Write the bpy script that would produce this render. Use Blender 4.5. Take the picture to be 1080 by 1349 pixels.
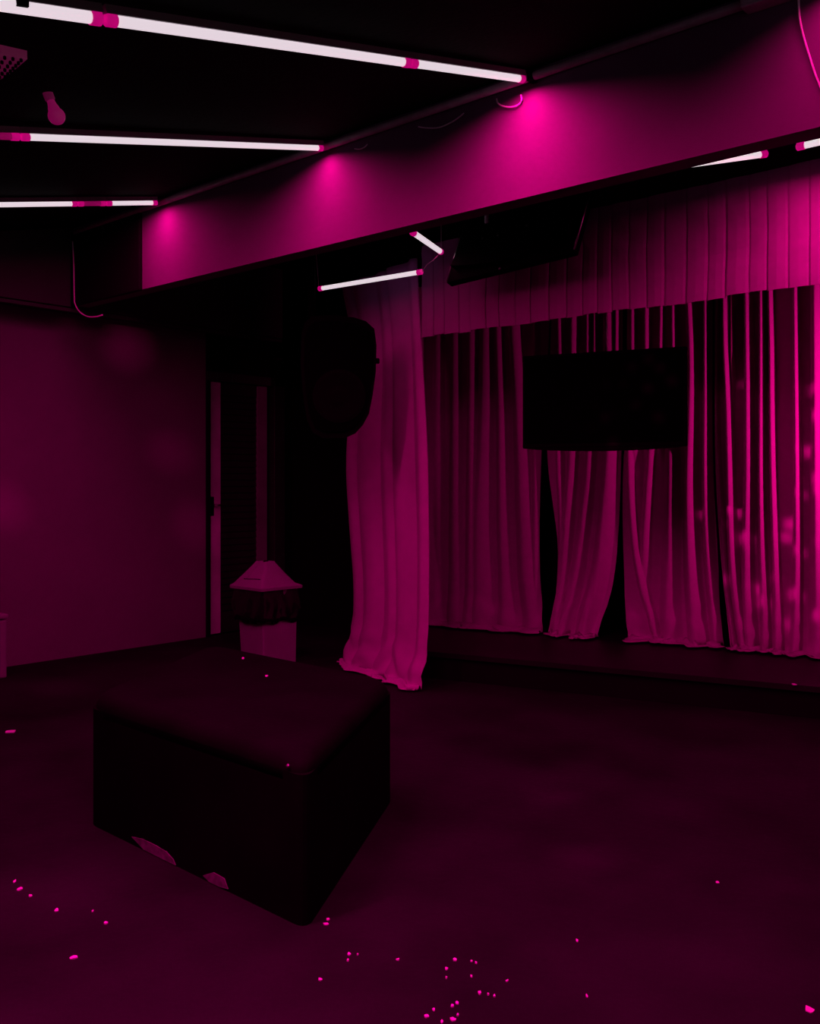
import bpy, bmesh, math, random
from mathutils import Vector, Matrix, noise

# ------------------------------------------------------------------ scene, camera, light
for o in list(bpy.data.objects):
    bpy.data.objects.remove(o, do_unlink=True)
scene = bpy.context.scene
C = scene.collection
random.seed(7)

F = 1246.0            # focal length in pixels of the 1080 wide frame
HOR = 635.0           # pixel row of the horizon
CAM = Vector((0, 0, 1.2))
YAW = math.atan2(.662, .749)
CY, SY = math.cos(YAW), math.sin(YAW)

cam_data = bpy.data.cameras.new('camera')
cam = bpy.data.objects.new('camera', cam_data)
C.objects.link(cam)
cam.location = CAM
cam.rotation_euler = (math.pi / 2, 0, YAW)
cam_data.sensor_fit = 'HORIZONTAL'
cam_data.sensor_width = 36
cam_data.lens = 36 * F / 1080
cam_data.shift_y = -(674.5 - HOR) / 1080
cam_data.clip_start = .02
scene.camera = cam

world = bpy.data.worlds.new('world')
scene.world = world
world.use_nodes = True
world.node_tree.nodes['Background'].inputs[0].default_value = (.001, 0, .0006, 1)
world.node_tree.nodes['Background'].inputs[1].default_value = 1.0

scene.view_settings.view_transform = 'Standard'
scene.view_settings.look = 'None'
scene.view_settings.gamma = 1
scene.view_settings.exposure = 0
scene.view_settings.use_curve_mapping = False

LIGHT = (1.0, 0.0, .31)       # the magenta of the tubes
W_PER_M = 11.0                # lamp power for each metre of tube
W_STAGE = 1.0
W_WING = 29.0

# ------------------------------------------------------------------ pixel rays
def ray(px, py):
    cx = (px - 540) / F
    return Vector((CY * cx - SY, SY * cx + CY, (HOR - py) / F))
def at_Y(px, py, Y):
    d = ray(px, py); return CAM + d * (Y / d.y)
def at_X(px, py, X):
    d = ray(px, py); return CAM + d * (X / d.x)
def at_Z(px, py, Z):
    d = ray(px, py); return CAM + d * ((Z - CAM.z) / d.z)
def at_depth(px, py, z):
    return CAM + ray(px, py) * z
def on_line(px, py, A, n):
    """ray meets the vertical plane through A with normal n"""
    d = ray(px, py)
    t = (A.x * n.x + A.y * n.y) / (d.x * n.x + d.y * n.y)
    return CAM + d * t

# ------------------------------------------------------------------ materials
MATS = {}
def mat(name, col, rough=.6, spec=.3, var=.15, scale=8.0, bump=0.0, bscale=60.0, metal=0.0, emit=None, estr=0.0):
    m = bpy.data.materials.new(name); m.use_nodes = True
    nt = m.node_tree; b = nt.nodes['Principled BSDF']
    b.inputs['Roughness'].default_value = rough
    b.inputs['Specular IOR Level'].default_value = spec
    b.inputs['Metallic'].default_value = metal
    tc = nt.nodes.new('ShaderNodeTexCoord')
    nz = nt.nodes.new('ShaderNodeTexNoise'); nz.inputs['Scale'].default_value = scale
    nz.inputs['Detail'].default_value = 4
    nt.links.new(tc.outputs['Object'], nz.inputs['Vector'])
    rp = nt.nodes.new('ShaderNodeValToRGB')
    rp.color_ramp.elements[0].position = .3; rp.color_ramp.elements[1].position = .7
    lo = [c * (1 - var) for c in col]; hi = [min(1, c * (1 + var)) for c in col]
    rp.color_ramp.elements[0].color = (*lo, 1); rp.color_ramp.elements[1].color = (*hi, 1)
    nt.links.new(nz.outputs['Fac'], rp.inputs['Fac'])
    nt.links.new(rp.outputs['Color'], b.inputs['Base Color'])
    if bump:
        n2 = nt.nodes.new('ShaderNodeTexNoise'); n2.inputs['Scale'].default_value = bscale
        nt.links.new(tc.outputs['Object'], n2.inputs['Vector'])
        bp = nt.nodes.new('ShaderNodeBump'); bp.inputs['Strength'].default_value = bump
        bp.inputs['Distance'].default_value = .01
        nt.links.new(n2.outputs['Fac'], bp.inputs['Height'])
        nt.links.new(bp.outputs['Normal'], b.inputs['Normal'])
    if emit:
        b.inputs['Emission Color'].default_value = (*emit, 1)
        b.inputs['Emission Strength'].default_value = estr
    MATS[name] = m
    return m

mat('floor', (.0125, .0115, .0125), .7, .05, .5, 1.6, .15, 30)
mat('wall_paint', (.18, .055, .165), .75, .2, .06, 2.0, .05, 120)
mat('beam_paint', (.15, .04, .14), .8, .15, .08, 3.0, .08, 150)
mat('bulkhead', (.05, .05, .05), .8, .15, .1, 3.0)
mat('black_paint', (.004, .004, .004), .85, .1, .2, 3.0)
mat('ceiling', (.004, .004, .004), .9, .05, .3, 6.0, .2, 40)
mat('stage_top', (.009, .009, .009), .5, .2, .35, 2.5, .1, 30)
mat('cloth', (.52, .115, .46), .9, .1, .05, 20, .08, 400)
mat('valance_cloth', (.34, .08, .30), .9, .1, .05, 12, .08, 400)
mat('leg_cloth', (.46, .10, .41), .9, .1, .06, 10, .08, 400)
mat('black_plastic', (.002, .002, .002), .7, .02, .2, 12)
mat('screen', (.0006, .0006, .0006), .6, .008, .1, 3)
mat('metal', (.55, .55, .56), .3, .5, .1, 20, metal=1.0)
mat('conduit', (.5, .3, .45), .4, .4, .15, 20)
mat('white_plastic', (.23, .2, .23), .5, .3, .06, 9)
mat('bag', (.006, .006, .006), .22, .5, .2, 20, .3, 25)
mat('podium_vinyl', (.0028, .0026, .0028), .8, .04, .3, 5, .15, 50)
mat('podium_side', (.002, .002, .002), .75, .03, .3, 5, .1, 50)
mat('torn', (.10, .09, .10), .8, .1, .4, 40, .3, 60)
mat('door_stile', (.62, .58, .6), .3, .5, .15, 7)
mat('door_stile_dark', (.2, .18, .19), .3, .5, .15, 7)  # copy of door_stile, the right stile's dimness put into its colour
mat('door_slat', (.018, .017, .017), .4, .4, .3, 12)
mat('door_frame', (.035, .034, .034), .5, .3, .2, 7)
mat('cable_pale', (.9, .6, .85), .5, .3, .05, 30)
mat('scrap', (.75, .73, .75), .6, .3, .1, 60)
mat('bulb_glass', (.55, .5, .52), .3, .4, .03, 20, emit=(1, 0, .31), estr=.13)  # unlit bulb: faint glow put in for the tube light missing on it
mat('fixture', (.45, .40, .45), .4, .4, .05, 30, emit=(1, 0, .31), estr=.05)  # added glow, for light missing on the socket and the effect light body
mat('tube_on', (.8, .8, .8), .4, .2, .02, 10, emit=(.80, .68, .75), estr=.95)
mat('cap_pink', (.6, .35, .45), .4, .3, .05, 30, emit=(1, .0, .31), estr=.42)  # glow painted into the caps, which the strip lamps below do not reach
mat('tube_off', (.6, .35, .45), .3, .4, .05, 30, emit=(1, .0, .31), estr=.16)  # tube is off, a faint pink glow is put into its colour
mat('housing', (.30, .28, .3), .5, .3, .05, 30)

# ------------------------------------------------------------------ mesh helpers
def link(name, bm, m, parent=None, smooth=False):
    me = bpy.data.meshes.new(name)
    bmesh.ops.recalc_face_normals(bm, faces=bm.faces[:])
    bm.to_mesh(me); bm.free()
    if smooth:
        for p in me.polygons: p.use_smooth = True
    me.materials.append(MATS[m])
    o = bpy.data.objects.new(name, me); C.objects.link(o)
    if parent: o.parent = parent
    return o
def empty(name, loc, label, cat, group=None):
    o = bpy.data.objects.new(name, None); C.objects.link(o)
    o.empty_display_size = .05
    o.location = loc
    return tag(o, label, cat, group)
def tag(o, label, cat, group=None):
    o['label'] = label; o['category'] = cat
    if group: o['group'] = group
    return o
def struct(o, label=None, cat=None):
    o['kind'] = 'structure'
    if label: o['label'] = label
    if cat: o['category'] = cat
    return o
def loc_child(o, parent):
    """parent o, whose mesh is in world coordinates, to an empty standing at parent.location"""
    o.parent = parent
    o.matrix_parent_inverse = Matrix.Translation(-Vector(parent.location))
    return o
def add_box(bm, lo, hi):
    lo = Vector(lo); hi = Vector(hi)
    v = [bm.verts.new((x, y, z)) for x in (lo.x, hi.x) for y in (lo.y, hi.y) for z in (lo.z, hi.z)]
    for f in ((0, 1, 3, 2), (4, 6, 7, 5), (0, 4, 5, 1), (2, 3, 7, 6), (0, 2, 6, 4), (1, 5, 7, 3)):
        bm.faces.new([v[i] for i in f])
    return v
def box_bm(lo, hi, bev=0.0, seg=2):
    bm = bmesh.new(); add_box(bm, lo, hi)
    if bev: bmesh.ops.bevel(bm, geom=bm.edges[:], offset=bev, segments=seg, profile=.5, affect='EDGES')
    return bm
def add_hexa(bm, pts):
    """8 points: bottom 4 in a ring, top 4 in a ring"""
    v = [bm.verts.new(p) for p in pts]
    for f in ((3, 2, 1, 0), (4, 5, 6, 7), (0, 1, 5, 4), (1, 2, 6, 5), (2, 3, 7, 6), (3, 0, 4, 7)):
        bm.faces.new([v[i] for i in f])
    return v
def add_prism(bm, pts, vec):
    """closed polygon of points swept by vec"""
    vec = Vector(vec)
    a = [bm.verts.new(p) for p in pts]; b = [bm.verts.new(Vector(p) + vec) for p in pts]
    n = len(pts)
    bm.faces.new(a[::-1]); bm.faces.new(b)
    for i in range(n): bm.faces.new((a[i], a[(i + 1) % n], b[(i + 1) % n], b[i]))
    return a, b
def add_sweep(bm, pts, r, seg=8):
    pts = [Vector(p) for p in pts]; rings = []
    for i, p in enumerate(pts):
        d = (pts[min(i + 1, len(pts) - 1)] - pts[max(i - 1, 0)]).normalized()
        up = Vector((0, 0, 1)) if abs(d.z) < .9 else Vector((1, 0, 0))
        a = d.cross(up).normalized(); b = a.cross(d).normalized()
        rr = r[i] if isinstance(r, (list, tuple)) else r
        rings.append([bm.verts.new(p + a * math.cos(2 * math.pi * k / seg) * rr + b * math.sin(2 * math.pi * k / seg) * rr) for k in range(seg)])
    for q in range(len(rings) - 1):
        for k in range(seg):
            bm.faces.new((rings[q][k], rings[q][(k + 1) % seg], rings[q + 1][(k + 1) % seg], rings[q + 1][k]))
    bm.faces.new(rings[0][::-1]); bm.faces.new(rings[-1])
def sweep_bm(pts, r, seg=8):
    bm = bmesh.new(); add_sweep(bm, pts, r, seg); return bm
def smooth_pts(pts, n=6):
    pts = [Vector(p) for p in pts]; out = []
    for i in range(len(pts) - 1):
        p0 = pts[max(i - 1, 0)]; p1 = pts[i]; p2 = pts[i + 1]; p3 = pts[min(i + 2, len(pts) - 1)]
        for k in range(n):
            t = k / n
            out.append(.5 * ((2 * p1) + (p2 - p0) * t + (2 * p0 - 5 * p1 + 4 * p2 - p3) * t * t + (3 * p1 - p0 - 3 * p2 + p3) * t ** 3))
    out.append(pts[-1]); return out

# ------------------------------------------------------------------ the room
XL = -6.03           # light left wall
XB = -5.78           # face of the bulkhead above it
YB, YB2 = 3.2, 3.30  # front and back of the beam
ZB, ZBT = 2.36, 2.80 # beam underside / bottom of the conduit shadow gap
SLOPE = .232
def ceil_z(Y): return 2.87 + SLOPE * (Y - 3.2)
XR, YR = 2.6, -2.4   # right and rear walls behind the camera
LN = Vector((.247, -.969, 0)).normalized()      # normal of the stage back line
LD = Vector((.969, .247, 0)).normalized()
BA = Vector((-4.43, 5.26, 0))                   # point of the back curtain line
HS = .167                                       # stage height

struct(link('floor', box_bm((XL - .4, YR - .1, -.1), (XR + .1, 8.2, 0)), 'floor'), 'dark worn floor of the room', 'floor')
bm = bmesh.new()
add_hexa(bm, [(XL - .1, 0, ceil_z(0)), (XR, 0, ceil_z(0)), (XR, YB2, ceil_z(YB2)), (XL - .1, YB2, ceil_z(YB2)),
              (XL - .1, 0, ceil_z(0) + .1), (XR, 0, ceil_z(0) + .1), (XR, YB2, ceil_z(YB2) + .1), (XL - .1, YB2, ceil_z(YB2) + .1)])
add_box(bm, (XL - .1, YR, ceil_z(0)), (XR, 0, ceil_z(0) + .1))
add_box(bm, (XL - .1, YB2, 2.907), (XR, 8.2, 3.0))
struct(link('ceiling', bm, 'ceiling'), 'black sloping ceiling with the tube lights', 'ceiling')
struct(link('wall_right', box_bm((XR, YR, 0), (XR + .1, 8.2, 3.0)), 'black_paint'))
struct(link('wall_rear', box_bm((XL - .1, YR - .1, 0), (XR, YR, 3.0)), 'black_paint'))
# left wall: pale part up to the door, door opening, black part beyond
D0 = at_X(271, 700, XL).y; D1 = at_X(374, 700, XL).y; DT = 2.06
struct(link('wall_left', box_bm((XL - .1, YR, 0), (XL, D0, 2.9)), 'wall_paint'), 'pale painted side wall beside the door', 'wall')
bm = box_bm((XL - .1, D1, 0), (XL, 8.2, 2.9)); add_box(bm, (XL - .1, D0, DT), (XL, D1, 2.9))
add_box(bm, (XL - .4, D0 - .1, 0), (XL - .38, D1 + .1, 2.3))
struct(link('wall_far_left', bm, 'black_paint'), 'black wall beyond the louvred door', 'wall')
# wall behind the stage curtains
p0 = BA - LN * .45 - LD * 1.75; p1 = BA - LN * .45 + LD * 7.2
bm = bmesh.new()
add_hexa(bm, [p0, p1, p1 - LN * .1, p0 - LN * .1] + [Vector((p.x, p.y, 2.907)) for p in (p0, p1, p1 - LN * .1, p0 - LN * .1)])
struct(link('wall_back', bm, 'black_paint'), 'black wall behind the stage curtains', 'wall')
# bulkhead over the left wall
y0, y1 = 1.3, 6.6
bm = bmesh.new()
add_hexa(bm, [(XL, y0, 2.35), (XB, y0, 2.35), (XB, YB, 2.35), (XL, YB, 2.35),
              (XL, y0, ceil_z(y0)), (XB, y0, ceil_z(y0)), (XB, YB, ceil_z(YB)), (XL, YB, ceil_z(YB))])
add_box(bm, (XL, YB, 2.35), (XB, 5.0, 2.9))
struct(link('trim_1', bm, 'bulkhead'), 'dark bulkhead along the top of the pale side wall', 'bulkhead')
struct(link('trim_2', box_bm((XB - .03, 1.35, 2.318), (XB - .005, 5.0, 2.342), .004), 'bulkhead'), 'thin dark rail under the edge of the bulkhead', 'trim')
# beam
bm = box_bm((XB, YB, ZB), (XR, YB2, 2.90))
struct(link('trim_3', bm, 'beam_paint'), 'deep painted beam crossing the room before the stage', 'beam')
xe = at_Y(188, 330, YB).x
struct(link('trim_4', box_bm((XB, YB - .025, ZB - .01), (xe, YB, 2.84), .008), 'black_paint'), 'black casing board on the end of the beam by the bulkhead', 'casing')

# ------------------------------------------------------------------ stage
e0 = Vector((-2.51, 4.73, 0))
sa = e0 - LD * 1.35; sb = e0 + LD * 4.5
ba = BA - LN * .44 - LD * .5; bb = BA - LN * .44 + LD * 6.6
st = empty('stage_platform', (-2.0, 5.3, 0), 'low black stage platform under the stage curtains', 'stage')
bm = bmesh.new()
ring = [sa, sb, bb, ba]
add_hexa(bm, [p + Vector((0, 0, .001)) for p in ring] + [p + Vector((0, 0, HS - .03)) for p in ring])
loc_child(link('riser', bm, 'black_paint'), st)
bm = bmesh.new()
ring2 = [sa + LN * .02, sb + LN * .02, bb, ba]
add_hexa(bm, [p + Vector((0, 0, HS - .03)) for p in ring2] + [p + Vector((0, 0, HS)) for p in ring2])
loc_child(link('deck', bm, 'stage_top'), st)

# ------------------------------------------------------------------ tube lights
def aim_area(parent, a, b, down, watts, width=.03, spread=180):
    """a strip lamp along a..b shining along down"""
    L = (b - a).length
    ld = bpy.data.lights.new('tube_glow', 'AREA'); ld.shape = 'RECTANGLE'
    ld.size = L; ld.size_y = width; ld.energy = watts; ld.color = LIGHT; ld.spread = math.radians(spread)
    o = bpy.data.objects.new('tube_glow', ld); C.objects.link(o)
    x = (b - a).normalized(); z = -Vector(down).normalized(); y = z.cross(x).normalized(); z = x.cross(y)
    M = Matrix((x, y, z)).transposed().to_4x4(); M.translation = (a + b) / 2
    o.matrix_world = M
    o.parent = parent; o.matrix_parent_inverse = Matrix.Translation(-Vector(parent.location))
def tube_light(a, b, up, label, group, lit=True, watts=None, caps=True, housing=True, r=.013, spread=180, aim=None):
    a = Vector(a); b = Vector(b); up = Vector(up).normalized()
    d = (b - a).normalized(); side = d.cross(up).normalized(); up = side.cross(d).normalized()
    t = empty('tube_light', (a + b) / 2, label, 'tube light', group)
    c = .03 if caps else 0
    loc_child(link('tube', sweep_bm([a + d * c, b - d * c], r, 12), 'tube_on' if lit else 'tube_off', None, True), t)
    if caps:
        for s, e in ((a, d), (b, -d)):
            loc_child(link('end_cap', sweep_bm([s, s + e * .004, s + e * .031, s + e * .034], [r * .8, r * 1.18, r * 1.18, r * .9], 12), 'cap_pink', None, True), t)
    if housing:
        w = .016
        bm = bmesh.new()
        lo = [a + side * w + up * .010, b + side * w + up * .010, b - side * w + up * .010, a - side * w + up * .010]
        add_hexa(bm, lo + [p + up * .022 for p in lo])
        loc_child(link('housing', bm, 'housing'), t)
    if lit:
        dn = -up if aim is None else Vector(aim).normalized()
        off = dn * (r + .004)
        aim_area(t, a + d * .012 + off, b - d * .012 + off, dn, watts if watts is not None else W_PER_M * (b - a).length, spread=spread)
    return t
CUP = Vector((0, -SLOPE, 1)).normalized()
R1, R2, R3 = -2.17, -3.35, -4.72
ROWP = {R1: 1.15, R2: 1.0, R3: .7, -.98: .5}     # power factor set for each row
SPREAD = {R1: 160, R2: 160, R3: 172, -.98: 150}   # how wide each row's reflector lets the light out
def drop(X, Y): return .038 if X == R3 else .042 + .005 * (3.14 - Y)
def ctube(X, ya, yb, label, group='tube lights on the sloping ceiling', lit=True, r=.013, boost=1.0, spread=None):
    w = W_PER_M * (yb - ya) * ROWP.get(X, 1.0) * boost
    return tube_light((X, ya, ceil_z(ya) - drop(X, ya)), (X, yb, ceil_z(yb) - drop(X, yb)), CUP, label, group, lit, w, r=r, spread=spread or SPREAD.get(X, 180))
ctube(R1, .10, 1.275, 'lit tube with a dark clip, in the ceiling row over the podium', r=.016, boost=1.8, spread=115)
ctube(R1, 1.285, 2.45, 'long lit tube in the middle of the ceiling row nearest the hanging cable loops', r=.015)
ctube(R1, 2.455, 3.14, 'shorter lit tube ending at the beam beside the cable loops', r=.014, boost=1.25)
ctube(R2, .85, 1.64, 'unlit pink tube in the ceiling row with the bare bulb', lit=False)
ctube(R2, 1.645, 3.15, 'single long lit tube in the middle ceiling row, ending at the beam')
ctube(R3, 1.30, 2.63, 'long lit tube in the ceiling row nearest the pale side wall')
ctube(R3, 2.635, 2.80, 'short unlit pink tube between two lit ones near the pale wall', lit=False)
ctube(R3, 2.805, 3.13, 'short lit tube ending at the beam near the black casing', boost=1.7)
for X in (-.98,):
    for ya, yb in ((.10, 1.25), (1.28, 2.44), (2.46, 3.14)):
        ctube(X, ya, yb, 'lit tube of the ceiling row over the open floor, past the cable loops', boost=4.0 if ya < 1 else 1.0, spread=115 if ya < 1 else None)
# dark clip on the first row
p = Vector((R1, at_X(25, 5, R1).y, 0)); p.z = ceil_z(p.y) - .05
bm = bmesh.new(); 
add_hexa(bm, [p + Vector((x, y, SLOPE * y + z)) for z in (-.008, .045) for x, y in ((-.022, -.014), (.022, -.014), (.022, .014), (-.022, .014))])
tag(link('tube_clip', bm, 'black_plastic'), 'black plastic clip holding the first ceiling tube', 'clip')
# stage side tubes
up = Vector((0, 0, 1))
a = at_Y(420, 380.5, 3.9); b = at_Y(556, 358, 3.9)
tube_light(a, b, up, 'lit tube hung on wires before the side curtain', 'tube lights hung behind the beam', watts=W_STAGE * .3, housing=False)
tA0, tA1 = a, b
b2 = at_Y(581, 332, 3.95); m2 = at_Y(545, 307, 3.42); dd = (m2 - b2)
a2 = m2 + dd * .05
tube_light(b2, a2, up, 'lit tube slanting out from behind the beam beside the prompter screen', 'tube lights hung behind the beam', watts=W_STAGE * .3, housing=False, r=.014)
e1 = at_Y(1010, 202.5, 3.8); dR = (at_Y(948, 211, 3.62) - e1).normalized()
tube_light(e1, e1 + dR * .5, up, 'lit tube above the valance, half hidden by the beam', 'tube lights hung behind the beam', watts=W_STAGE * .8, housing=False)
e2 = at_Y(1049, 194, 3.8)
tube_light(e2, e2 + Vector((.62, 0, 0)), up, 'lit tube above the valance beyond the half hidden one', 'tube lights hung behind the beam', watts=W_STAGE * 13, housing=False)
wx, wy = -.45, 5.50
tube_light((wx, wy, .95), (wx, wy, 2.05), (0, -1, 0), 'upright lit tube on a stand in the stage wing', None, watts=W_WING, housing=False, aim=(-.77, .63, 0), spread=97)
ws = empty('tube_stand', (wx + .05, wy, HS), 'slim black stand carrying the upright tube in the stage wing', 'stand')
loc_child(link('upright', sweep_bm([(wx + .05, wy, HS + .02), (wx + .05, wy, 2.06)], .012, 8), 'black_plastic'), ws)
loc_child(link('foot', box_bm((wx - .08, wy - .13, HS), (wx + .18, wy + .13, HS + .02), .004), 'black_plastic'), ws)
for s0, s1, lab in ((tA0, Vector((tA0.x - .06, 3.9, 2.9)), 'thin wire holding the outer end of the hung tube'),
                    (b2, Vector((b2.x, b2.y, 2.9)), 'thin wire holding the slanting tube behind the beam'),
                    (e1, Vector((e1.x, e1.y, 2.9)), 'thin wire holding the half hidden tube'),
                    (e2, Vector((e2.x, e2.y, 2.9)), 'thin wire holding the tube past the half hidden one')):
    tag(link('hanging_wire', sweep_bm([s0 + Vector((0, 0, .005)), s1], .0015, 5), 'conduit'), lab, 'wire')
tag(link('hanging_wire', sweep_bm(smooth_pts([tA1, at_Y(562, 349, 3.91), at_Y(570, 343, 3.92), b2]), .002, 5), 'conduit'), 'thin wire joining the two hung tubes beside the side curtain', 'wire')

# ------------------------------------------------------------------ conduit and loose cables along the beam
jx = at_Y(985, 10, YB).x
tag(link('conduit_pipe', sweep_bm([(XB + .05, YB - .022, 2.832), (jx + .02, YB - .022, 2.832)], .017, 12), 'conduit', None, True), 'grey conduit pipe running along the top of the beam', 'pipe')
bm = box_bm((jx, YB - .07, 2.80), (jx + .17, YB, 2.86), .006)
jb = tag(link('junction_box', bm, 'conduit'), 'grey junction box where the conduit along the beam ends', 'box')
tag(link('pipe_clamp', box_bm((at_Y(705, 105, YB).x - .012, YB - .044, 2.81), (at_Y(705, 105, YB).x + .012, YB - .002, 2.855), .003), 'black_plastic'), 'black clamp on the conduit beside a ceiling tube', 'clamp')
def cable(pts, Y, label, r=.0035, m='cable_pale'):
    w = smooth_pts([at_Y(x, y, Y) for x, y in pts])
    return tag(link('loose_cable', sweep_bm(w, r, 6), m, None, True), label, 'cable', 'loose cables along the beam')
cable([(654, 130), (656, 136), (663, 140), (675, 141), (684, 137), (687, 131), (686, 125)], YB - .012, 'round pale cable loop hanging under the conduit by the ceiling tube')
cable([(551, 167), (562, 168.5), (578, 168), (593, 162), (604, 155), (611, 149)], YB - .012, 'long shallow pale cable sagging under the conduit', .003)
cable([(467, 196), (474, 196.5), (480, 194), (484, 190)], YB - .012, 'very short pale cable end poking out under the conduit', .0028)
cable([(1052, -20), (1052, 5), (1054, 28), (1059, 50), (1066, 73), (1074, 98), (1083, 120)], YB - .012, 'pale cable curving down the beam past the junction box', .0035)
w = smooth_pts([at_Y(x, y, YB - .032) for x, y in ((95.5, 318), (97, 345), (97.5, 370), (98, 398))])
w2 = smooth_pts([w[-1]] + [at_Y(x, y, YB - .032) for x, y in ((102, 407), (109, 414), (118, 417.5), (128, 417), (135, 415))])
tag(link('loose_cable', sweep_bm(w + w2[1:], .0045, 6), 'cable_pale', None, True), 'thin pale cable hanging down the black casing at the beam end', 'cable')

# ------------------------------------------------------------------ ceiling bits near the tubes
def lathe_along(bm, base, axis, prof, seg=16):
    """prof: list of (distance along axis, radius)"""
    base = Vector(base); axis = Vector(axis).normalized()
    u = axis.cross(Vector((.3, .9, .1))).normalized(); v = axis.cross(u)
    rings = []
    for d, r in prof:
        rings.append([bm.verts.new(base + axis * d + (u * math.cos(2 * math.pi * k / seg) + v * math.sin(2 * math.pi * k / seg)) * max(r, .0004)) for k in range(seg)])
    for q in range(len(rings) - 1):
        for k in range(seg):
            bm.faces.new((rings[q][k], rings[q][(k + 1) % seg], rings[q + 1][(k + 1) % seg], rings[q + 1][k]))
    bm.faces.new(rings[0][::-1]); bm.faces.new(rings[-1])
bc = at_depth(74.5, 153, 3.13)
btop = at_depth(66, 131, 3.13)
ax = (bc - btop).normalized()
cz = Vector((btop.x, btop.y, ceil_z(btop.y)))
bl = empty('light_bulb', cz, 'bare unlit round bulb in a socket hanging from the sloping ceiling', 'bulb')
bm = bmesh.new(); prof = []
R = .028
for k in range(13):
    th = math.pi * k / 12
    prof.append((-R * math.cos(th), R * math.sin(th)))
neck = [(-.055, .012), (-.040, .0145), (-.030, .018)] + [q for q in prof if q[0] > -.022]
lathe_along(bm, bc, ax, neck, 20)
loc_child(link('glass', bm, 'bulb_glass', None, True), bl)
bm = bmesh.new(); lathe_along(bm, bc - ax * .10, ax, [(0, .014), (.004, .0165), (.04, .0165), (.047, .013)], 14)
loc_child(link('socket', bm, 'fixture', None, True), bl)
bm = bmesh.new(); add_sweep(bm, smooth_pts([bc - ax * .098, btop + Vector((-.005, 0, .02)), cz]), .004, 6)
loc_child(link('cord', bm, 'black_plastic'), bl)

# effect light with a perforated front at the ceiling
def effect_light():
    c = at_depth(8, 92, 2.58)
    r = ray(8, 92).normalized()
    right = Vector((CY, SY, 0)); upv = Vector((0, 0, 1))
    e = empty('effect_light', Vector((c.x, c.y, ceil_z(c.y))), 'small disco effect light with a perforated pale face on the sloping ceiling', 'stage light')
    # the face lies in a plane turned down towards the room
    n = (-r * .75 + Vector((0, 0, -.5))).normalized()
    def face(x, y):
        d = ray(x, y); return CAM + d * ((c - CAM).dot(n) / d.dot(n))
    P = [face(-34, 124), face(11, 99), face(36, 78), face(-9, 68)]
    bm = bmesh.new(); add_prism(bm, P, -n * .05)
    loc_child(link('body', bm, 'fixture'), e)
    # holes: a grid of small dark discs let into the face
    for i in range(7):
        for j in range(4):
            s = .08 + .84 * i / 6; t = .14 + .72 * j / 3
            q = P[0].lerp(P[1], t).lerp(P[3].lerp(P[2], t), s)
            bm = bmesh.new(); lathe_along(bm, q - n * .003, n, [(0, .0048), (.010, .0048)], 6)
            loc_child(link('grille_hole', bm, 'black_plastic'), e)
    bm = bmesh.new(); add_sweep(bm, [c + Vector((-.03, 0, .04)), Vector((c.x - .03, c.y, ceil_z(c.y)))], .008, 8)
    loc_child(link('bracket', bm, 'black_plastic'), e)
    # dotted light it throws about the room: three lenses
    for aim, cone, scale, watts, lo, hi in (((-1.9, 5.9, 1.08), 21, 34, 800, .14, .34), ((-6.0, 2.7, 1.25), 56, 7, 170, .05, .36), ((-1.0, 3.1, 0), 44, 7, 420, .05, .36)):
        ld = bpy.data.lights.new('dot_beam', 'SPOT'); ld.energy = watts; ld.color = LIGHT; ld.shadow_soft_size = .025
        ld.spot_size = math.radians(cone); ld.spot_blend = .6
        ld.use_nodes = True; nt = ld.node_tree
        em = nt.nodes['Emission']
        tc = nt.nodes.new('ShaderNodeTexCoord'); vo = nt.nodes.new('ShaderNodeTexVoronoi')
        vo.inputs['Scale'].default_value = scale; vo.inputs['Randomness'].default_value = 1
        nt.links.new(tc.outputs['Normal'], vo.inputs['Vector'])
        mr = nt.nodes.new('ShaderNodeMapRange')
        mr.inputs['From Min'].default_value = lo; mr.inputs['From Max'].default_value = hi
        mr.inputs['To Min'].default_value = 1; mr.inputs['To Max'].default_value = 0
        nt.links.new(vo.outputs['Distance'], mr.inputs['Value'])
        nt.links.new(mr.outputs['Result'], em.inputs['Strength'])
        o = bpy.data.objects.new('dot_beam', ld); C.objects.link(o)
        loc = c + n * .09
        o.rotation_euler = (Vector(aim) - loc).to_track_quat('-Z', 'Y').to_euler()
        o.location = loc
        o.parent = e; o.matrix_parent_inverse = Matrix.Translation(-Vector(e.location))
effect_light()

# ------------------------------------------------------------------ curtains
def interp(tab, h):
    """tab: (h, value) sorted by falling h; corners softened by averaging"""
    def lin(h):
        if h >= tab[0][0]: return tab[0][1]
        for (h0, v0), (h1, v1) in zip(tab, tab[1:]):
            if h >= h1: return v0 + (v1 - v0) * (h0 - h) / (h0 - h1)
        return tab[-1][1]
    return sum(lin(h + k * .04) for k in range(-4, 5)) / 9
class Folds:
    """evenly scattered folds, used for the side curtain"""
    def __init__(self, n, seed):
        rnd = random.Random(seed); self.n = n
        w = [rnd.uniform(.6, 1.5) for _ in range(n)]; tot = sum(w)
        self.e = [0]
        for x in w: self.e.append(self.e[-1] + x / tot)
        self.d = [rnd.uniform(.55, 1.2) for _ in range(n)]
        self.l = [rnd.uniform(-.22, .22) for _ in range(n)]
    def __call__(self, u, power):
        u = min(max(u, 0), .9999); k = 0
        while k < self.n - 1 and u > self.e[k + 1]: k += 1
        t = (u - self.e[k]) / (self.e[k + 1] - self.e[k])
        t = min(max(t + self.l[k] * math.sin(math.pi * t), 0), 1)
        return self.d[k] * math.sin(math.pi * t) ** power
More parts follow.
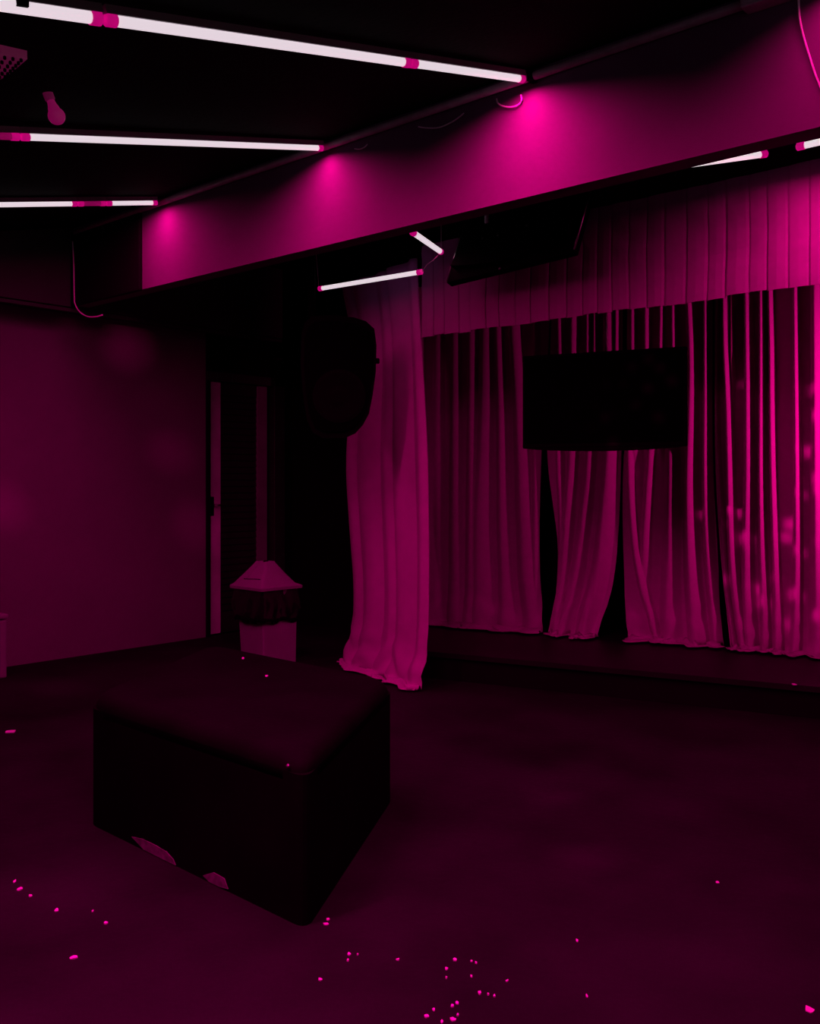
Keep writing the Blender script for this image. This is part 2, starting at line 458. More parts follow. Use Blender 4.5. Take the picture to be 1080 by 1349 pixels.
def curtain(name, A, d, n, left, right, top, floor_z, seed, m, label, ridges=None, folds=None, pool=.09, nu=200, nv=64, off=0.0):
    """left, right: points down the two edges. Cloth hangs in the vertical plane A,d; folds stand out along n.
    ridges: (points down the crest, half width in metres, depth at its top, depth at its foot)"""
    def edge(l):
        out = []
        for x, y in l:
            p = on_line(x, y, A, n); out.append((p.z, (Vector((p.x, p.y, 0)) - A).dot(d)))
        return sorted(out, reverse=True)
    EL, ER = edge(left), edge(right)
    RG = [(edge(r[0]), r[1], r[2], r[3]) for r in ridges] if ridges else None
    FT = Folds(folds[0], seed) if folds else None
    me = bpy.data.meshes.new(name); verts = []; faces = []
    rows = nv + 9
    for j in range(rows):
        v = min(j / (nv - 1), 1.0)
        h = top + (floor_z + .012 - top) * v
        ex = max(0, j - (nv - 1))              # rows lying on the floor
        sL = interp(EL, h); sR = interp(ER, h)
        cur = []
        if RG:
            for tab, w, d0, d1 in RG:
                hb = tab[-1][0]; ht = tab[0][0]
                k0 = 1.0
                if ht < 2.0 and h > ht: k0 = max(0, 1 - (h - ht) / .18)
                if hb > .5 and h < hb: k0 = max(0, 1 - (hb - h) / .35)
                q = min(max((top - h) / (top - floor_z), 0), 1)
                if k0 > 0: cur.append((interp(tab, h), w * (1 + .9 * q * q), (d0 + (d1 - d0) * q) * k0))
        for i in range(nu):
            u = i / (nu - 1)
            s = sL + (sR - sL) * u
            fold = 0.0
            if RG:
                for c, w, dep in cur:
                    t = (s - c) / w
                    t = t / 1.5 if t > 0 else t          # steeper flank to the outer side
                    if -1 < t < 1: fold = max(fold, dep * (1 - t * t) ** 1.6)
            if FT:
                fold += folds[1] * FT(u + .03 * (v - .5) * noise.noise((u * 2.5, 1.0, seed)), 1.0)
            soft = .020 * noise.noise((u * 2.2 + seed, v * 1.1, 1.7)) * (.2 + v) + .003 * noise.noise((u * 14, v * 4, seed + 3))
            o = fold + soft + off
            z = h
            if v > .86:                        # cloth swells and creases over the floor
                q = (v - .86) / .14
                o += .05 * q * q * (1 + .9 * noise.noise((u * 5, 2.0, seed)))
                o += .016 * q * math.sin(11 * q + 7 * noise.noise((u * 4, q * 1.2, seed)))
            if ex:
                o += pool * ex / 9 * (1 + .9 * noise.noise((u * 6, 5.0, seed)))
                z = floor_z + .012 + max(0, .036 * math.sin(ex * .95 + 6 * noise.noise((u * 4.5, ex * .2, seed))) * (1 - ex / 10))
                s += .05 * noise.noise((u * 4, ex * .4, seed + 9))
            p = A + d * s + n * o
            verts.append((p.x, p.y, z))
    for j in range(rows - 1):
        for i in range(nu - 1):
            q = j * nu + i
            faces.append((q, q + 1, q + nu + 1, q + nu))
    me.from_pydata(verts, [], faces)
    for p in me.polygons: p.use_smooth = True
    me.materials.append(MATS[m])
    o = bpy.data.objects.new(name, me); C.objects.link(o)
    so = o.modifiers.new('thickness', 'SOLIDIFY'); so.thickness = .003; so.offset = -1
    return tag(o, label, 'curtain')

g = 'stage back curtains'
ZT = 2.62
def st_(x, w, d=.07, e=.05):            # a fold hanging straight down
    return ([(x, 380), (x, 860)], w, d, e)
R_dim = [st_(552, .03, .05, .04), st_(577, .03, .05, .04), st_(600, .028), st_(622, .026), ([(640, 400), (638, 560), (632, 700), (634, 830)], .035, .06, .06),
         ([(656, 420), (660, 560), (662, 700), (668, 820)], .022, .06, .04), ([(676, 420), (684, 560), (690, 700), (694, 780), (706, 828)], .03, .06, .06), st_(706, .016, .05, .03)]
R_dim = [(r[0], r[1] * 1.3, r[2] * .6, r[3] * .7) for r in R_dim]      # the dim one hangs flatter
R_mid = [([(739, 400), (741, 500), (737, 600), (742, 680), (741, 760), (733, 810)], .022, .06, .045),
         ([(758, 400), (757, 500), (755, 600), (748, 680), (743, 760), (735, 812)], .026, .065, .05), ([(777, 390), (776, 520)], .014, .06, .04), ([(786, 390), (786, 520)], .012, .06, .04),
         ([(780, 560), (776, 620), (769, 690), (759, 760), (744, 812)], .030, .05, .05), ([(803, 390), (805, 560), (802, 620), (797, 690), (789, 760), (770, 818)], .034, .07, .055), ([(815, 390), (814, 520)], .012, .06, .04)]
R_sun = [([(835, 390), (835, 540)], .016, .07, .05), ([(853, 390), (853, 540)], .020, .07, .05), ([(873, 390), (870, 540)], .013, .07, .05), ([(888, 390), (889, 560)], .016, .07, .05),
         ([(829, 560), (830, 640), (834, 700), (842, 760), (858, 815), (870, 836)], .016, .04, .05), ([(857, 600), (852, 660), (848, 720)], .022, .035, .03),
         ([(884, 600), (883, 680), (882, 740), (879, 800), (884, 845)], .034, .05, .055), ([(908, 380), (912, 470), (911, 540), (908, 620), (908, 700), (911, 780), (921, 848)], .030, .085, .07),
         ([(931, 380), (931, 500), (930, 620), (931, 700), (938, 790), (947, 848)], .022, .09, .06)]
R_bri = [([(946, 380), (945, 560), (952, 680), (958, 780), (972, 852)], .010, .04, .05), ([(956, 380), (957, 470), (960, 520), (962, 620), (964, 720), (971, 800), (985, 858)], .020, .10, .07),
         ([(966, 380), (966, 470)], .009, .07, .05), ([(985, 380), (986, 500), (986, 620), (984, 720), (984, 800), (992, 860)], .022, .10, .07),
         ([(1004, 380), (1004, 480), (1003, 620), (1004, 720), (1010, 860)], .015, .10, .07), ([(1015, 380), (1017, 460), (1017, 540), (1018, 620), (1021, 720), (1026, 860)], .015, .10, .06),
         ([(1048, 380), (1049, 500), (1050, 620), (1050, 750), (1047, 860)], .017, .10, .07), ([(1074, 380), (1075, 620), (1077, 860)], .028, .11, .08)] + \
        [st_(x, w, .10, .07) for x, w in ((1103, .018), (1124, .015), (1149, .022), (1181, .018), (1208, .024), (1240, .018))]
c1 = curtain('stage_curtain', BA, LD, LN, [(520, 400), (520, 840)], [(725, 400), (722, 470), (713, 590), (711, 700), (712, 780), (719, 830)],
        ZT, HS, 3, 'cloth', 'dim back curtain beside the side curtain, its hem sweeping towards the gap', R_dim, nu=240)
c2 = curtain('stage_curtain', BA, LD, LN, [(728, 400), (722, 560), (720, 600), (728, 660), (737, 725), (737, 780), (733, 808), (722, 832)],
        [(821, 400), (820, 560), (818, 640), (816, 690), (812, 750), (802, 800), (786, 836)],
        ZT, HS, 11, 'cloth', 'back curtain under the black screen, gathered towards the darker curtain', R_mid, off=.012)
c3 = curtain('stage_curtain', BA, LD, LN, [(826, 400), (825, 560), (820, 620), (820, 690), (823, 780), (824, 820), (834, 846)],
        [(938, 380), (938, 560), (939, 620), (943, 690), (946, 735), (947, 800), (957, 852)],
        ZT, HS, 23, 'cloth', 'back curtain between two dark gaps beside the black screen', R_sun)
c4 = curtain('stage_curtain', BA, LD, LN, [(942, 380), (942, 560), (943, 620), (947, 690), (951, 745), (957, 800), (966, 853)],
        [(1260, 350), (1260, 600), (1262, 880)],
        ZT, HS, 31, 'cloth', 'brightest back curtain with deep folds and light dots', R_bri, nu=420, off=.014)
for c in (c1, c2, c3, c4): c['group'] = g
# side curtain
SA = Vector((-3.536, 4.13, 0)); SB = Vector((-4.54, 4.45, 0)); SD = (SB - SA).normalized() * -1
SN = Vector((SD.y, -SD.x, 0))
c5 = curtain('side_curtain', SA, SD, SN, [(447, 360), (455, 400), (464, 440), (462, 520), (455, 610), (461, 700), (467, 780), (464, 840), (455, 872)],
        [(551, 330), (554, 400), (558, 480), (563, 600), (565, 720), (564, 800), (561, 900)],
        2.50, 0.0, 8, 'leg_cloth', 'pale side curtain hanging beside the stage down to the floor', folds=(5, .035), pool=.05, nu=130)
# valance: knife pleats
def valance():
    rnd = random.Random(4)
    x0 = at_Y(556, 447, 4.13).x; x1 = .9
    bm = bmesh.new(); cols = []
    x = x0
    while x < x1:
        w = rnd.uniform(.078, .112); dp = rnd.uniform(.010, .018); dz = rnd.uniform(-.006, .006); y2 = rnd.uniform(0, .006)
        for f, yy in ((0, 0), (.12, -.7), (.5, -1.0), (.88, -.85), (.975, -.62), (1.0, .15)):
            cols.append((x + w * f, 4.13 + y2 + dp * yy, dz))
        x += w
    nv = 14; grid = []
    for j in range(nv):
        v = j / (nv - 1); row = []
        for (cx, cy, dz) in cols:
            z = 2.558 + (2.032 - 2.558) * v + dz * v + .006 * noise.noise((cx * 4, 3.1, 0)) * v
            z += .010 * noise.noise((cx * 2.5, 9.0, 0)) * (1 - v)
            y = 4.13 + (cy - 4.13) * (.35 + .65 * v) + .014 * noise.noise((cx * 2, v * 2, 4)) + .01 * noise.noise((cx * 9, v * 7, 8)) * (1 - v)
            row.append(bm.verts.new((cx, y, z)))
        grid.append(row)
    for j in range(nv - 1):
        for i in range(len(cols) - 1):
            bm.faces.new((grid[j][i], grid[j][i + 1], grid[j + 1][i + 1], grid[j + 1][i]))
    e = empty('stage_valance', (-1.4, 4.13, 2.03), 'pleated pale valance hanging across the top of the stage', 'valance')
    o = loc_child(link('pleated_cloth', bm, 'valance_cloth'), e)
    s = o.modifiers.new('thickness', 'SOLIDIFY'); s.thickness = .003
    loc_child(link('rail', box_bm((-3.52, 4.15, 2.53), (x1, 4.175, 2.565), .003), 'black_plastic'), e)
    for xx in (-3.3, -2.2, -1.1, 0, .85):
        loc_child(link('hanger', sweep_bm([(xx, 4.162, 2.56), (xx, 4.162, 2.906)], .006, 6), 'black_plastic'), e)
valance()

# ------------------------------------------------------------------ screens
def slab(P, n, th, bev=.006):
    """P four corners of the front, thickness th along -n"""
    bm = bmesh.new(); add_prism(bm, P, -Vector(n) * th)
    bmesh.ops.recalc_face_normals(bm, faces=bm.faces[:])
    bmesh.ops.bevel(bm, geom=bm.edges[:], offset=bev, segments=2, profile=.5, affect='EDGES')
    return bm
def stage_tv():
    c = at_depth(792, 526, 5.05)
    d = Vector((.962, .271, 0)).normalized(); n = Vector((d.y, -d.x, 0)); up = Vector((0, 0, 1))
    W, H = .885, .512
    e = empty('wall_tv', c - up * H / 2, 'black flat television hanging on a pole before the stage curtains', 'television')
    q = lambda x, z, y=0: c + d * x + up * z + n * y
    rim = .014
    bm = slab([q(-W / 2, -H / 2), q(W / 2, -H / 2), q(W / 2, H / 2), q(-W / 2, H / 2)], n, .035)
    loc_child(link('bezel', bm, 'black_plastic'), e)
    bm = slab([q(-W / 2 + rim, -H / 2 + rim + .01, .0015), q(W / 2 - rim, -H / 2 + rim + .01, .0015), q(W / 2 - rim, H / 2 - rim, .0015), q(-W / 2 + rim, H / 2 - rim, .0015)], n, .004, .001)
    loc_child(link('screen', bm, 'screen'), e)
    # bowed lower lip
    pts = [q(-.44 + .88 * i / 16, -H / 2 - .020 * math.sin(math.pi * i / 16) ** .7, -.003) for i in range(17)]
    bm = bmesh.new(); add_prism(bm, pts + [q(.44, -H / 2 + .01, -.003), q(-.44, -H / 2 + .01, -.003)], -n * .03)
    loc_child(link('lower_lip', bm, 'black_plastic'), e)
    bm = slab([q(-.26, -.19, -.034), q(.26, -.19, -.034), q(.26, .16, -.034), q(-.26, .16, -.034)], n, .035, .012)
    loc_child(link('rear_housing', bm, 'black_plastic'), e)
    pb = q(0, 0, -.085)
    bm = sweep_bm([pb - up * .05, Vector((pb.x, pb.y, 2.906))], .011, 10)
    loc_child(link('pole', bm, 'metal', None, True), e)
    bm = slab([q(-.05, -.06, -.068), q(.05, -.06, -.068), q(.05, .06, -.068), q(-.05, .06, -.068)], n, .008, .002)
    loc_child(link('mount_plate', bm, 'black_plastic'), e)
stage_tv()
def prompter():
    BR = at_Y(755, 331, 3.75); BL = at_Y(588, 373, 3.85)
    ex = (BR - BL); W = ex.length; ex.normalize()
    upv = Vector((.005, .13, .30)); upv = (upv - ex * upv.dot(ex)).normalized()
    n = ex.cross(upv).normalized()
    if n.y > 0: n = -n                       # n points to the room: the back of the screen
    H = .49
    e = empty('prompter_tv', (BL + BR) / 2, 'black screen hung from the ceiling behind the beam, its back turned to the room', 'television')
    q = lambda x, z, y=0: BL + ex * x + upv * z + n * y
    loc_child(link('bezel', slab([q(0, 0), q(W, 0), q(W, H), q(0, H)], n, .04), 'black_plastic'), e)
    loc_child(link('screen', slab([q(.015, .02, -.038), q(W - .015, .02, -.038), q(W - .015, H - .015, -.038), q(.015, H - .015, -.038)], n, .004, .001), 'screen'), e)
    # rear housing with a bowed lower edge
    pts = [q(.03 + (W - .06) * i / 16, .03 + .05 * (1 - math.sin(math.pi * i / 16)), 0) for i in range(17)]
    bm = bmesh.new(); add_prism(bm, pts + [q(W - .1, .40), q(.1, .40)], n * .035)
    loc_child(link('rear_housing', bm, 'black_plastic'), e)
    for x in (-.002, W + .002):
        loc_child(link('edge_trim', sweep_bm([q(x, .01, .0), q(x, H - .01, .0)], .0045, 6), 'metal', None, True), e)
    pm = q(W * .28, .28, .05)
    loc_child(link('pole', sweep_bm([pm, Vector((pm.x, pm.y, 2.906))], .012, 10), 'conduit', None, True), e)
    loc_child(link('mount_plate', slab([q(W * .28 - .07, .21, .045), q(W * .28 + .07, .21, .045), q(W * .28 + .07, .35, .045), q(W * .28 - .07, .35, .045)], n, .01, .002), 'black_plastic'), e)
    for x, z in ((.22, .2), (.33, .19), (.52, .2)):
        bm = bmesh.new(); lathe_along(bm, q(x * W / .84, z, .034), n, [(0, .007), (.004, .006)], 8)
        loc_child(link('screw', bm, 'metal'), e)
    bm = bmesh.new(); lathe_along(bm, q(W * .45, .006, .0), n, [(0, .006), (.004, .005)], 8)
    loc_child(link('sensor', bm, 'white_plastic'), e)
prompter()

# ------------------------------------------------------------------ hung loudspeaker
def speaker():
    Y = 3.70
    out = [(412, 416), (440, 415), (466, 418), (482, 423), (493, 433), (496, 455), (495, 490), (491, 520), (486, 545), (478, 560), (468, 571), (455, 577),
           (425, 577), (412, 570), (404, 552), (399, 520), (396, 480), (397, 440), (402, 424)]
    n = Vector((.62, -.785, 0)).normalized()      # towards the room
    ce = at_Y(446, 496, Y)
    pts = [on_line(x, y, ce, n) for x, y in out]
    e = empty('loudspeaker', Vector((ce.x, ce.y, min(p.z for p in pts))), 'large black loudspeaker hung before the side curtain', 'loudspeaker')
    bm = bmesh.new(); a, b = add_prism(bm, pts, -n * .30)
    ctr = sum((v.co for v in b), Vector()) / len(b)
    for v in b: v.co = ctr + (v.co - ctr) * .72
    bmesh.ops.recalc_face_normals(bm, faces=bm.faces[:])
    loc_child(link('cabinet', bm, 'black_plastic'), e)
    c2 = sum(pts, Vector()) / len(pts)
    bm = bmesh.new(); add_prism(bm, [c2 + (p - c2) * .9 + n * .001 for p in pts], n * .012)
    loc_child(link('grille', bm, 'screen'), e)
    bm = bmesh.new(); lathe_along(bm, c2 - Vector((0, 0, .12)) + n * .012, n, [(0, .15), (.006, .15), (.008, .13), (.003, .06), (.006, .03)], 28)
    loc_child(link('woofer_ring', bm, 'black_plastic'), e)
    side = Vector((-n.y, n.x, 0))
    kp = on_line(496, 475, ce, n) - n * .02
    bm = bmesh.new(); lathe_along(bm, kp - side * .01, side if (side.dot(Vector((CY, SY, 0))) > 0) else -side, [(0, .016), (.02, .016), (.024, .012)], 10)
    loc_child(link('yoke_knob', bm, 'black_plastic'), e)
    bk = on_line(407, 496, ce, n) - n * .10
    ztop = max(p.z for p in pts)
    bm = bmesh.new(); add_sweep(bm, [Vector((bk.x, bk.y, ztop - .05)), Vector((bk.x, bk.y, 2.906))], .02, 10)
    loc_child(link('hanging_pole', bm, 'black_plastic', None, True), e)
speaker()

# ------------------------------------------------------------------ louvred door
def door():
    X = XL - .03
    y = lambda px: at_X(px, 700, X).y
    e = bpy.data.objects.new('door_1', None); C.objects.link(e); e.location = (X, (D0 + D1) / 2, 0)
    struct(e, 'narrow louvred door in a dark frame beside the pale wall', 'door')
    ya, yb = y(275), y(351)
    t = .012
    def part(nm, lo, hi, m, bev=.003):
        return loc_child(link(nm, box_bm(lo, hi, bev, 1), m), e)
    part('door_jamb', (XL - .1, D0, 0), (XL + .012, y(273.5), DT), 'black_paint')
    part('door_jamb', (XL - .1, y(357), 0), (XL + .015, D1, DT), 'door_frame')
    part('door_head', (XL - .1, D0, DT - .07), (XL + .015, D1, DT), 'door_frame')
    s1 = y(290); s2 = y(338)
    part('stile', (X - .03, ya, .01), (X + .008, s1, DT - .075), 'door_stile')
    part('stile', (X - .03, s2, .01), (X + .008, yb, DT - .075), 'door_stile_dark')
    part('rail', (X - .03, s1, .01), (X + .002, s2, .13), 'door_slat')
    part('rail', (X - .03, s1, DT - .17), (X + .002, s2, DT - .075), 'door_slat')
    part('backing', (X - .034, ya, .01), (X - .03, yb, DT - .075), 'black_paint', 0)
    me = None; n = 34
    for k in range(n):
        z0 = .13 + (DT - .17 - .13) * k / n; hgt = (DT - .30) / n
        if me is None:
            bm = bmesh.new()
            add_hexa(bm, [(-.026, s1, .002), (.0, s1, .002), (.0, s2, .002), (-.026, s2, .002),
                          (-.026, s1, hgt - .003), (-.012, s1, hgt - .003), (-.012, s2, hgt - .003), (-.026, s2, hgt - .003)])
            o = link('slat', bm, 'door_slat'); me = o.data
        else:
            o = bpy.data.objects.new('slat', me); C.objects.link(o)
        o.location = (X, 0, z0)
        loc_child(o, e)
    hp = at_X(279.5, 667, X + .01)
    pl = loc_child(link('handle_plate', box_bm((X + .008, hp.y - .016, hp.z - .075), (X + .014, hp.y + .016, hp.z + .075), .002, 1), 'black_plastic'), e)
    lv = link('lever', sweep_bm([(X + .012, hp.y + .004, hp.z + .01), (X + .05, hp.y + .004, hp.z + .01), (X + .052, hp.y + .05, hp.z + .008)], .008, 8), 'metal', None, True)
    lv.parent = pl; lv.matrix_parent_inverse = pl.matrix_parent_inverse.copy()
    lv.matrix_parent_inverse = Matrix.Translation(-Vector(e.location)) if False else Matrix.Identity(4)
door()
p = at_X(366, 473, XL)
sg = empty('wall_plate', p, 'tiny grey plate on the black wall above the door corner', 'plate')
loc_child(link('plate', box_bm((XL, p.y - .05, p.z - .014), (XL + .012, p.y + .05, p.z + .014), .003, 1), 'bulkhead'), sg)
for k in (-.012, .024):
    loc_child(link('indicator', box_bm((XL + .012, p.y + k - .008, p.z - .006), (XL + .016, p.y + k + .008, p.z + .006), .002, 1), 'white_plastic'), sg)

# ------------------------------------------------------------------ litter bin
def bin_():
    z = 6.3
    base = at_depth(350, HOR + 1.2 * F / z, z)
    base.z = 0
    fwd = Vector((-SY, CY, 0)); rt = Vector((CY, SY, 0))
    e = empty('litter_bin', base, 'white square litter bin with a hooded lid and black bag beside the door', 'bin')
    s = z / F
    def ringf(l, f, r, b, zz):
        """corners of a square seen corner-on: left, front, right, back by half extents"""
        return [base + rt * l + Vector((0, 0, zz)), base + rt * .01 - fwd * f + Vector((0, 0, zz)), base + rt * r + Vector((0, 0, zz)), base - rt * .01 + fwd * b + Vector((0, 0, zz))]
    def loft(rings, bev=.012):
        bm = bmesh.new(); vs = [[bm.verts.new(p) for p in r] for r in rings]
        for a, b in zip(vs, vs[1:]):
            for k in range(4): bm.faces.new((a[k], a[(k + 1) % 4], b[(k + 1) % 4], b[k]))
        bm.faces.new(vs[0][::-1]); bm.faces.new(vs[-1])
        bmesh.ops.recalc_face_normals(bm, faces=bm.faces[:])
        ed = [x for x in bm.edges if len(x.link_faces) == 2 and abs((x.verts[0].co - x.verts[1].co).z) > .02]
        if bev: bmesh.ops.bevel(bm, geom=ed, offset=bev, segments=3, profile=.5, affect='EDGES')
        return bm
    zr = 1.2 - (770 - HOR) * s          # rim height
    zt = 1.2 - (739 - HOR) * s          # lid top
    zb = 1.2 - (817 - HOR) * s          # bottom of the bag skirt
    loc_child(link('body', loft([ringf(-.165, .165, .205, .17, 0), ringf(-.195, .195, .215, .20, zr - .01)]), 'white_plastic'), e)
    # bag skirt: crumpled ring
    bm = bmesh.new(); rows = []
    N = 64
    for j in range(7):
        v = j / 6; zz = zb + (zr - zb) * v; row = []
        for k in range(N):
            a = k / N * 4; q = int(a); t = a - q
            c = ringf(-.225, .222, .232, .22, 0)
            p = c[q].lerp(c[(q + 1) % 4], t)
            off = (p - base).normalized()
            cr = .018 * noise.noise((k * .33, v * 3, 2)) + .012 * noise.noise((k * .9, v * 6, 5))
            dz = .02 * noise.noise((k * .22, 7, 1)) * (1 - v)
            row.append(bm.verts.new(base + (p - base) * (.93 + .07 * math.sin(math.pi * min(1, v * 1.1))) + off * cr + Vector((0, 0, zz + dz))))
        rows.append(row)
    for a, b in zip(rows, rows[1:]):
        for k in range(N): bm.faces.new((a[k], a[(k + 1) % N], b[(k + 1) % N], b[k]))
    o = loc_child(link('bag_skirt', bm, 'bag', None, True), e)
    sd = o.modifiers.new('thickness', 'SOLIDIFY'); sd.thickness = .002
    lb = loft([ringf(-.238, .236, .243, .23, zr - .022), ringf(-.240, .238, .245, .23, zr - .004), ringf(-.222, .215, .205, .21, zr + .012),
                                ringf(-.145, .13, .13, .14, zr + .085), ringf(-.085, .07, .075, .08, zt - .012), ringf(-.062, .05, .055, .06, zt)], .02)
    from mathutils.bvhtree import BVHTree
    tree = BVHTree.FromBMesh(lb)
    def hit(x, y):
        p = tree.ray_cast(CAM, ray(x, y).normalized())[0]
        return p
    lines = [([(338, 746), (333, 752), (328, 758), (324, 763)], .0045, 'lid_rib', 'white_plastic'), ([(371, 748), (375, 754), (378, 760), (381, 764)], .0045, 'lid_rib', 'white_plastic'),
             ([(321.5, 762.5), (328, 763), (336, 763), (343, 763.5)], .0035, 'slot', 'black_plastic')]
    hits = [([hit(x, y) for x, y in l], r, nm, m_) for l, r, nm, m_ in lines]
    lid = loc_child(link('lid', lb, 'white_plastic'), e)
    for pts, r, nm, m_ in hits:
        pts = [p for p in pts if p is not None]
        if len(pts) > 1:
            o = link(nm, sweep_bm(pts, r, 6), m_, None, True)
            o.parent = lid; o.matrix_parent_inverse = Matrix.Identity(4)
    # dark knob in the notch of the top
    tp = base + Vector((0, 0, zt))
    bm = bmesh.new(); lathe_along(bm, tp - Vector((0, 0, .004)) + rt * .005 - fwd * .03, (0, 0, 1), [(0, .018), (.008, .018), (.010, .012)], 10)
    loc_child(link('lid_knob', bm, 'black_plastic'), e)
bin_()

# white storage box at the pale wall, mostly out of view
q = at_Z(9.5, 893, 0); qt = 1.2 - (815 - HOR) * (q - CAM).dot(Vector((-SY, CY, 0))) / F
e = empty('storage_box', Vector((q.x - .18, q.y - .16, 0)), 'white plastic box with a lid standing at the pale wall', 'box')
loc_child(link('body', box_bm((q.x - .36, q.y - .34, 0), (q.x, q.y, qt - .005), .01), 'white_plastic'), e)
loc_child(link('lid', box_bm((q.x - .37, q.y - .35, qt), (q.x + .008, q.y + .006, qt + .03), .008), 'white_plastic'), e)

# ------------------------------------------------------------------ podium
def podium():
    PT = .458
    f = at_Z(404, 1000, PT); l = at_Z(117, 913, PT); r = at_Z(517, 893, PT)
    b = l + r - f
    ring = [f, r, b, l]
    ctr = (f + b) / 2
    e = empty('podium', Vector((ctr.x, ctr.y, 0)), 'large black skewed podium block with a soft top standing on the open floor', 'podium')
    bm = bmesh.new()
    add_hexa(bm, [Vector((p.x, p.y, .0)) for p in ring] + [Vector((p.x, p.y, PT - .05)) for p in ring])
    bmesh.ops.recalc_face_normals(bm, faces=bm.faces[:])
    ed = [x for x in bm.edges if abs(x.verts[0].co.z - x.verts[1].co.z) > .1]
    bmesh.ops.bevel(bm, geom=ed, offset=.05, segments=5, profile=.5, affect='EDGES')
    loc_child(link('base', bm, 'podium_side', None, False), e)
    def contour(inset, rad, z, k=7):
        P = [Vector((p.x, p.y)) for p in ring]; n4 = 4
        c0 = Vector((ctr.x, ctr.y)); lines = []
        for i in range(4):
            p, q = P[i], P[(i + 1) % 4]; t = (q - p).normalized(); nn = Vector((-t.y, t.x))
            if nn.dot(c0 - p) < 0: nn = -nn
            lines.append((p + nn * inset, t))
        cor = []
        for i in range(4):
            (p, t), (r_, w_) = lines[i - 1], lines[i]
            den = t.x * w_.y - t.y * w_.x
            a_ = ((r_.x - p.x) * w_.y - (r_.y - p.y) * w_.x) / den
            cor.append(p + t * a_)
        out = []
        for i in range(4):
            c = cor[i]; d0 = (cor[i - 1] - c).normalized(); d1 = (cor[(i + 1) % 4] - c).normalized()
            for j in range(k + 1):          # quadratic corner
                t = j / k
                p = (1 - t) ** 2 * (c + d0 * rad) + 2 * t * (1 - t) * c + t * t * (c + d1 * rad)
                out.append(Vector((p.x, p.y, z)))
        return out
    R_ = .05
    cs = [contour(0, .10, PT - .075), contour(0, .10, PT - R_)]
    for k in range(1, 8):
        a_ = math.pi / 2 * k / 7
        cs.append(contour(R_ * (1 - math.cos(a_)), .10, PT - R_ + R_ * math.sin(a_)))
    cs.append(contour(.15, .10, PT + .004))
    bm = bmesh.new(); vs = [[bm.verts.new(p) for p in c] for c in cs]; m_ = len(cs[0])
    for a_, b_ in zip(vs, vs[1:]):
        for k in range(m_): bm.faces.new((a_[k], a_[(k + 1) % m_], b_[(k + 1) % m_], b_[k]))
    bm.faces.new(vs[-1]); bm.faces.new(vs[0][::-1])
    loc_child(link('padded_top', bm, 'podium_vinyl', None, True), e)
    # torn scuffs near the floor on the long side
    fl = (l - f); fl.z = 0; fl.normalize(); n = Vector((fl.y, -fl.x, 0))
    if n.dot(Vector((-f.x, -f.y, 0))) < 0: n = -n
    A = Vector((f.x, f.y, 0)) + n * .0015
    for outline in ([(174, 1111), (188, 1114), (205, 1122), (220, 1131), (229, 1141), (232, 1150), (222, 1148), (205, 1139), (190, 1128)],
                    [(268, 1162), (282, 1158), (296, 1166), (301, 1180), (290, 1178), (276, 1171)]):
        pts = []
        for x, y in outline:
            p = on_line(x, y - 9, A, n); p.z = max(p.z, .004); pts.append(p)
        bm = bmesh.new(); add_prism(bm, pts, n * .003)
        loc_child(link('torn_patch', bm, 'torn'), e)
    p = at_depth(379.5, 1009, (f - CAM).dot(Vector((-SY, CY, 0))) - .0)
    p = on_line(379.5, 1009, A, n)
    bm = bmesh.new(); lathe_along(bm, p, n, [(0, .006), (.004, .005), (.006, .002)], 8)
    loc_child(link('upholstery_pin', bm, 'metal'), e)
    return PT
PT = podium()

# ------------------------------------------------------------------ litter scraps
def scrap(px, py, w, h, Z, label, group, rnd):
    c = at_Z(px, py, Z)
    s = (c - CAM).dot(Vector((-SY, CY, 0))) / F
    rt = Vector((CY, SY, 0)); fw = Vector((-SY, CY, 0))
    slant = max(.2, (CAM.z - Z) / (c - CAM).length)
    k = 7; pts = []
    for i in range(k):
        a = 2 * math.pi * i / k + rnd.uniform(-.25, .25); q = rnd.uniform(.7, 1.15)
        pts.append(c + rt * math.cos(a) * w * .5 * s * q + fw * math.sin(a) * h * .5 * s / slant * q)
    bm = bmesh.new(); a, b = add_prism(bm, [p + Vector((0, 0, .0004)) for p in pts], (0, 0, .0016))
    for v in b: v.co.z += rnd.uniform(0, .003)
    return tag(link('paper_scrap', bm, 'scrap'), label, 'scrap', group)
rnd = random.Random(12)
L1 = 'tiny pale scrap of paper lying on the dark floor before the podium'
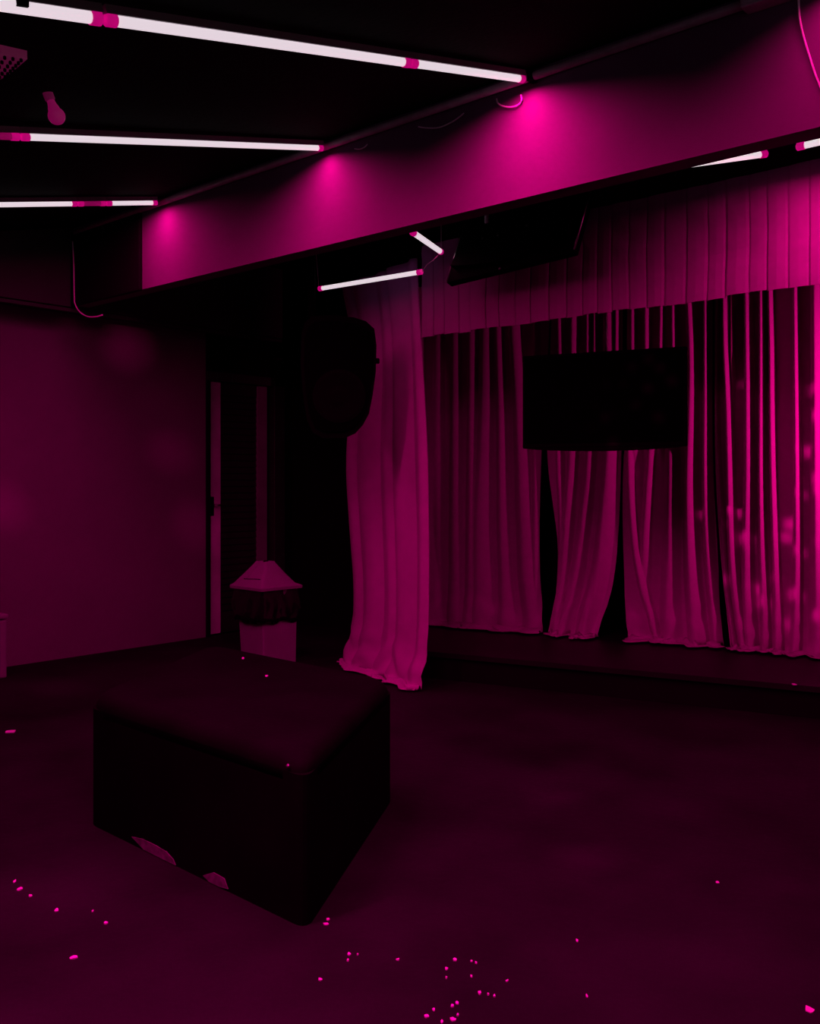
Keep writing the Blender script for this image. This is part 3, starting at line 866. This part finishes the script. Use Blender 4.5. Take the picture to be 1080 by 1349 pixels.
for px, py, w, h in ((432, 1212, 6, 3), (429, 1218, 10, 3.5), (460, 1258, 6, 4), (471, 1258, 4, 3), (458, 1266, 4, 3), (524, 1265, 6, 3), (599, 1265, 6, 4), (588, 1277, 5, 4),
                     (621, 1267, 4, 3), (627, 1269, 4, 3), (588, 1289, 4, 3), (621, 1287, 4, 3), (668, 1293, 5, 3), (632, 1309, 6, 5), (643, 1311, 4, 3), (651, 1313, 4, 3),
                     (596, 1326, 6, 4), (602, 1322, 6, 4), (571, 1331, 5, 4), (562, 1340, 8, 4), (603, 1338, 5, 4), (597, 1344, 10, 5), (582, 1347, 4, 4), (422, 1291, 7, 4),
                     (760, 1240, 4, 3.5), (773, 1313, 4, 3.5), (945, 1163, 5, 3), (26, 1172, 8, 5), (19, 1162, 4, 4), (40, 1181, 6, 3), (74, 1200, 8, 4), (122, 1201, 3, 3),
                     (139, 1217, 7, 3), (97, 1262, 13, 5)):
    if (px, py) == (97, 1262): lab = 'largest of the pale scraps on the floor before the long side of the podium'
    elif px < 150: lab = 'tiny pale scrap on the floor before the long side of the podium'
    elif py < 1220 and px < 440: lab = 'pale flake lying beside the foot of the podium corner'
    elif px < 540: lab = 'tiny pale scrap on the floor near the podium corner'
    elif px < 690: lab = 'pale scrap in the loose cluster of scraps on the open floor'
    else: lab = 'lone tiny pale speck on the open floor between the scraps and the stage'
    scrap(px, py, w * .8, h * .8, 0, lab, 'paper scraps on the floor', rnd)
scrap(14, 964, 17, 3.5, 0, 'larger flat pale scrap on the floor between the white box and the podium', None, rnd)
scrap(1066, 1331, 12, 8, 0, 'broad pale scrap alone on the open floor by the stage', None, rnd)['label'] = 'broad pale scrap lying alone on the open floor'
for px, py in ((320, 868), (351, 891)):
    scrap(px, py, 4, 2, PT + .004, 'tiny pale crumb lying on top of the black podium', 'crumbs on the podium', rnd)
scrap(1046, 902, 5, 2, HS, 'tiny pale scrap on the edge of the stage platform', None, rnd)
for px, py in ((1043, 932), (1056, 933)):
    scrap(px, py, 3, 2, 0, 'tiny pale crumb on the floor just below the stage edge', 'crumbs below the stage', rnd)
